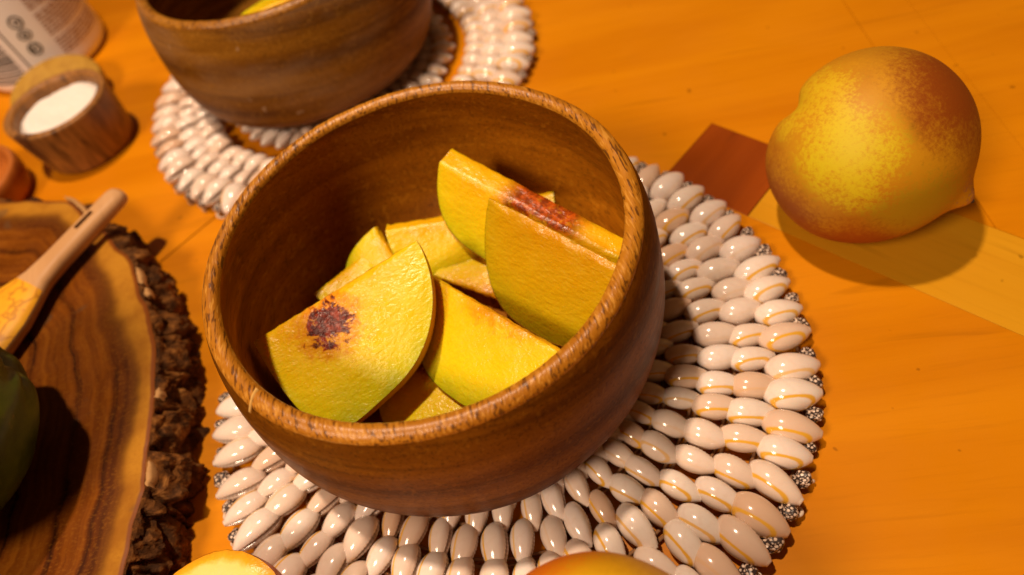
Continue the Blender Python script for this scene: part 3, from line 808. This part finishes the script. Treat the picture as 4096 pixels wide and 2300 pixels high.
V, F = lathe(dense([(.0, .0005), (.020, .0005), (.0265, .0009), (.0278, .003), (.0290, .012), (.0302, .022), (.0310, .030), (.0312, .0325), (.0306, .0338), (.0290, PH), (.0272, .0338), (.0262, .0328), (.0258, .030), (.0258, .012), (.024, .006), (.0, .006)]), 96)
mesh_obj('body', V, F, olive_mat('olive_wood', (0.36, 0.155, 0.035), (0.075, 0.026, 0.008)), pot)
lid_m = olive_mat('lid_wood', (0.46, 0.26, 0.035), (0.36, 0.18, 0.02))
lid = mesh_obj('pot_lid', *lathe(dense([(.0, -.0045), (.0265, -.0045), (.0300, -.0035), (.0308, 0), (.0300, .0035), (.0265, .0045), (.0, .0045)], 3), 96), lid_m, None)
tag(lid, 'pale round wooden lid lying between salt pot and bottle', 'lid')
lid.location = (-0.2240, 0.2855, 0.0108); lid.rotation_euler = (0.19 * 0.928, 0.19 * 0.372, 0)
def salt_mat():
    t = NT('salt'); n = t.noise(t.coords('Object', scale=(1400, 1400, 1400)), 1, 3)
    t.bump(n, 0.4, 0.0006)
    return t.fin(t.mix(n, (0.84, 0.80, 0.76), (0.80, 0.74, 0.68)), 0.7, 0.3, sss=0.2, sss_rad=(0.002, 0.0015, 0.001))
V = []; n = 64; m = 22
for i in range(n):
    a = 2 * PI * i / n
    for j in range(m):
        r_ = 0.0256 * (1 - j / (m - 1) * 0.998); x, y = r_ * math.cos(a), r_ * math.sin(a)
        V.append((x, y, 0.0290 + 0.0022 * noise.noise(Vector((x * 60, y * 60, 4))) + 0.0006 * noise.noise(Vector((x * 300, y * 300, 4))) - 0.0016 * sm(0.021, 0.0256, r_)))
F = [(i * m + j, ((i + 1) % n) * m + j, ((i + 1) % n) * m + j + 1, i * m + j + 1) for i in range(n) for j in range(m - 1)]
V += [(0.0256 * math.cos(2 * PI * i / n), 0.0256 * math.sin(2 * PI * i / n), 0.008) for i in range(n)]
F += [(n * m + i, n * m + (i + 1) % n, ((i + 1) % n) * m, i * m) for i in range(n)]; F.append(tuple(n * m + n - 1 - i for i in range(n)))
so = mesh_obj('salt', V, F, salt_mat()); so.location = (*PC, 0); tag(so, 'white salt heaped inside the small olive wood pot', 'salt')
# round dish beside the pot
dish = mesh_obj('wooden_dish', *lathe(dense([(.0, .0005), (.026, .0005), (.030, .002), (.0325, .008), (.0335, .015), (.0328, .0185), (.031, .0195), (.0290, .0185), (.027, .013), (.022, .009), (.0, .0085)], 3), 96), olive_mat('dish_wood', (0.46, 0.135, 0.018), (0.30, 0.075, 0.010)))
dish.location = (-0.2660, 0.2050, 0); tag(dish, 'reddish brown wooden dish close beside the salt pot', 'dish')

# ------------------------------------------------------------------ labelled bottle
BC = (-0.252, 0.360); BR = 0.045
bottle = empty('bottle', (*BC, 0), 'white plastic bottle printed with small text, icons and barcode', 'bottle')
t = NT('white_plastic'); nn_ = t.noise(t.coords('Object', scale=(40, 40, 40)), 1, 3)
M_WHITE = t.fin(t.mix(nn_, (0.94, 0.92, 0.92), (0.93, 0.90, 0.89)), 0.3, 0.5)
V, F = lathe(dense([(.0, .002), (.030, .0005), (.0385, .0005), (.0425, .002), (.0445, .005), (BR, .010), (BR, .03), (BR, .08), (BR, .15), (.043, .162), (.034, .175), (.018, .186), (.014, .192), (.014, .205), (.0, .205)], 4), 96)
mesh_obj('body', V, F, M_WHITE, bottle)
V, F = lathe([(.0, .2055), (.016, .2055), (.0165, .2065), (.0165, .224), (.0155, .226), (.0, .226)], 48)
mesh_obj('cap', V, F, M_WHITE, bottle)
M_INK = flat_mat('ink_brown', (0.46, 0.30, 0.23), 0.6); M_INKD = flat_mat('ink_dark', (0.05, 0.04, 0.035), 0.6)
def patch(V, F, a0, a1, z0, z1, off=0.0002):
    n = max(1, int(abs(a1 - a0) / 0.06)); b = len(V)
    for i in range(n + 1):
        a = a0 + (a1 - a0) * i / n
        for z in (z0, z1): V.append(((BR + off) * math.cos(a), (BR + off) * math.sin(a), z))
    for i in range(n): F.append((b + 2 * i, b + 2 * i + 2, b + 2 * i + 3, b + 2 * i + 1))
V, F = [], []
rr = random.Random(21)
for row in range(30):
    z = 0.0150 + row * 0.00235
    if row in (5, 13, 22): continue
    a = math.radians(-50); end = math.radians(8)
    while a < end:
        wl = rr.uniform(0.03, 0.12); patch(V, F, a, min(end, a + wl), z, z + 0.0013); a += wl + 0.022
mesh_obj('printed_text', V, F, M_INK, bottle, False)['label'] = 'block of fine brown print'
V, F = [], []
for row in range(9):
    z = 0.062 + row * 0.0024; a = math.radians(-96)
    while a < math.radians(-62):
        wl = rr.uniform(0.03, 0.10); patch(V, F, a, a + wl, z, z + 0.0013); a += wl + 0.024
mesh_obj('printed_text', V, F, M_INK, bottle, False)
for az, z, kind in ((-65, .046, 0), (-66, .0372, 1), (-67, .0272, 2)):
    V, F = [], []; a0 = math.radians(az); q = 0.0044
    n = 28
    for i in range(n):
        b = 2 * PI * i / n
        for rr_ in (q, q * 0.74):
            aa = a0 + rr_ * math.cos(b) / BR; V.append(((BR + .0002) * math.cos(aa), (BR + .0002) * math.sin(aa), z + rr_ * math.sin(b)))
    if kind == 1: V = [(v[0], v[1], z + (v[2] - z) * 0.8) for v in V]
    F = [(2 * i, 2 * ((i + 1) % n), 2 * ((i + 1) % n) + 1, 2 * i + 1) for i in range(n)]
    for (dx, dz, w_, h_) in (((-.0012, -.002, .0012, .0035), (.0006, -.001, .0016, .0022)), ((-.002, -.0008, .004, .0012), (-.0006, -.002, .0012, .004)), ((-.0024, -.0022, .002, .0044), (.0004, -.0018, .0018, .0014), (.0006, .0006, .0016, .0016)))[kind]:
        patch(V, F, a0 + dx / BR, a0 + (dx + w_) / BR, z + dz, z + dz + h_, 0.00022)
    mesh_obj('printed_icon', V, F, M_INKD, bottle, False)
V, F = [], []; patch(V, F, math.radians(-81.6), math.radians(-80.2), .012, .050); mesh_obj('printed_line', V, F, M_INKD, bottle, False)
V, F = [], []; a = math.radians(-122)
zz = 0.010
while zz < 0.038:
    h_ = rr.choice((.0005, .0008, .0013)); patch(V, F, math.radians(-124), math.radians(-88), zz, zz + h_); zz += h_ + rr.choice((.0005, .0008, .0012))
mesh_obj('barcode', V, F, M_INKD, bottle, False)

# ------------------------------------------------------------------ cut and whole fruit at the front edge
def cut_mat():
    t = NT('cut_flesh'); co = t.coords('Object')
    at = t.n('ShaderNodeAttribute'); at.attribute_name = 'depth'
    n = t.noise(co, 240, 4, 0.6)
    v = t.math('ADD', at.outputs['Fac'], t.math('MULTIPLY', t.math('SUBTRACT', n, 0.5), 0.12))
    c = t.ramp(v, [(0.60, (0.90, 0.74, 0.32)), (0.86, (0.90, 0.70, 0.20)), (0.915, (0.88, 0.46, 0.02)), (1.0, (0.86, 0.36, 0.012))])
    t.bump(n, 0.5, 0.001)
    return t.fin(c, 0.3, 0.5, sss=0.3, sss_rad=(0.005, 0.003, 0.001))
def skin2(name, a, b, c_):
    t = NT(name); co = t.coords('Object'); n = t.noise(co, 38, 4, 0.5, 0.8); n2 = t.noise(co, 300, 4, 0.6); n3 = t.noise(co, 60, 3, 0.5, 1.5)
    c = t.ramp(n, [(0.38, a), (0.52, b), (0.60, c_)])
    c = t.mix(t.math('MULTIPLY', t.rng(n3, 0.62, 0.70), 0.6), c, (0.20, 0.10, 0.012))
    c = t.mix(t.math('MULTIPLY', t.rng(n2, 0.55, 0.7), 0.2), c, a)
    return t.fin(c, 0.42, 0.4, sss=0.08, sss_rad=(0.004, 0.002, 0.0006))
HC = Vector((-0.0980, -0.0925, 0.0300)); HR = 0.0280
half = empty('cut_fruit_half', HC, 'halved orange skinned fruit, pale cut face up, beside the slab bark', 'fruit half')
hz = Vector((-0.10, -0.06, 0.99)).normalized(); hx = Vector((1, 0, 0)); hx = (hx - hz * hx.dot(hz)).normalized(); hy = hz.cross(hx)
hm = Matrix((hx, hy, hz)).transposed().to_4x4(); hm.translation = HC; half.matrix_world = hm
V = []; dep = []; n = 120; m = 20
def edge_r(a): return HR * (1 + 0.010 * noise.noise(Vector((math.cos(a) * 14, math.sin(a) * 14, 0))) + 0.012 * noise.noise(Vector((math.cos(a) * 3, math.sin(a) * 3, 4))))
for i in range(n):
    a = 2 * PI * i / n
    for j in range(m):
        s = 1 - j / (m - 1) * 0.998; r_ = edge_r(a) * s
        V.append((r_ * math.cos(a), r_ * math.sin(a), 0.0008 * noise.noise(Vector((r_ * math.cos(a) * 120, r_ * math.sin(a) * 120, 0))) - 0.0012 * sm(0.9, 1.0, s) - 0.004 * sm(0.5, 0.3, s))); dep.append(s)
F = [(i * m + j, ((i + 1) % n) * m + j, ((i + 1) % n) * m + j + 1, i * m + j + 1) for i in range(n) for j in range(m - 1)]
o = mesh_obj('flesh', V, F, cut_mat(), half); at = o.data.attributes.new('depth', 'FLOAT', 'POINT'); at.data.foreach_set('value', dep)
V = []; m = 24
for i in range(n):
    a = 2 * PI * i / n
    for j in range(m):
        b = PI / 2 * j / (m - 1) * 0.998; r_ = edge_r(a) * 1.004
        V.append((r_ * math.cos(b) * math.cos(a), r_ * math.cos(b) * math.sin(a), -0.0012 - r_ * 0.98 * math.sin(b)))
F = [(i * m + j, i * m + j + 1, ((i + 1) % n) * m + j + 1, ((i + 1) % n) * m + j) for i in range(n) for j in range(m - 1)]
mesh_obj('skin', V, F, skin2('orange_skin', (0.55, 0.10, 0.008), (0.62, 0.16, 0.010), (0.70, 0.25, 0.012)), half)
FC = (0.0130, -0.1425, 0.0478); FR = 0.0380
wf = empty('orange_fruit', FC, 'orange red fruit with yellow patches resting on the shell placemat', 'fruit')
def ffn(th, ph):
    d = Vector((math.sin(th) * math.cos(ph), math.sin(th) * math.sin(ph), math.cos(th)))
    k = 1 + 0.02 * noise.noise(d * 1.8) - 0.10 * math.exp(-(th / 0.25) ** 2) + 0.012 * math.cos(5 * ph)
    return tuple(d * FR * k)
V, F = sphere_grid(ffn, 70, 100)
mesh_obj('skin', V, F, peach_skin('orange_yellow_skin', [((0, 0.1, 1), 0.3, 1.3, (0.95, 0.52, 0.008), 0.97), ((0.25, 0.1, 0.95), 0.05, 0.30, (0.30, 0.13, 0.01), 0.7), ((-0.30, 0.97, 0.10), 0.15, 0.80, (0.78, 0.17, 0.004), 0.95)]), wf)
V, F = sphere_grid(lambda th, ph: (0.003 * math.sin(th) * math.cos(ph), 0.003 * math.sin(th) * math.sin(ph), FR * 0.905 + 0.002 * math.cos(th)), 10, 14)
mesh_obj('stem_scar', V, F, flat_mat('stem_scar', (0.12, 0.07, 0.02)), wf)
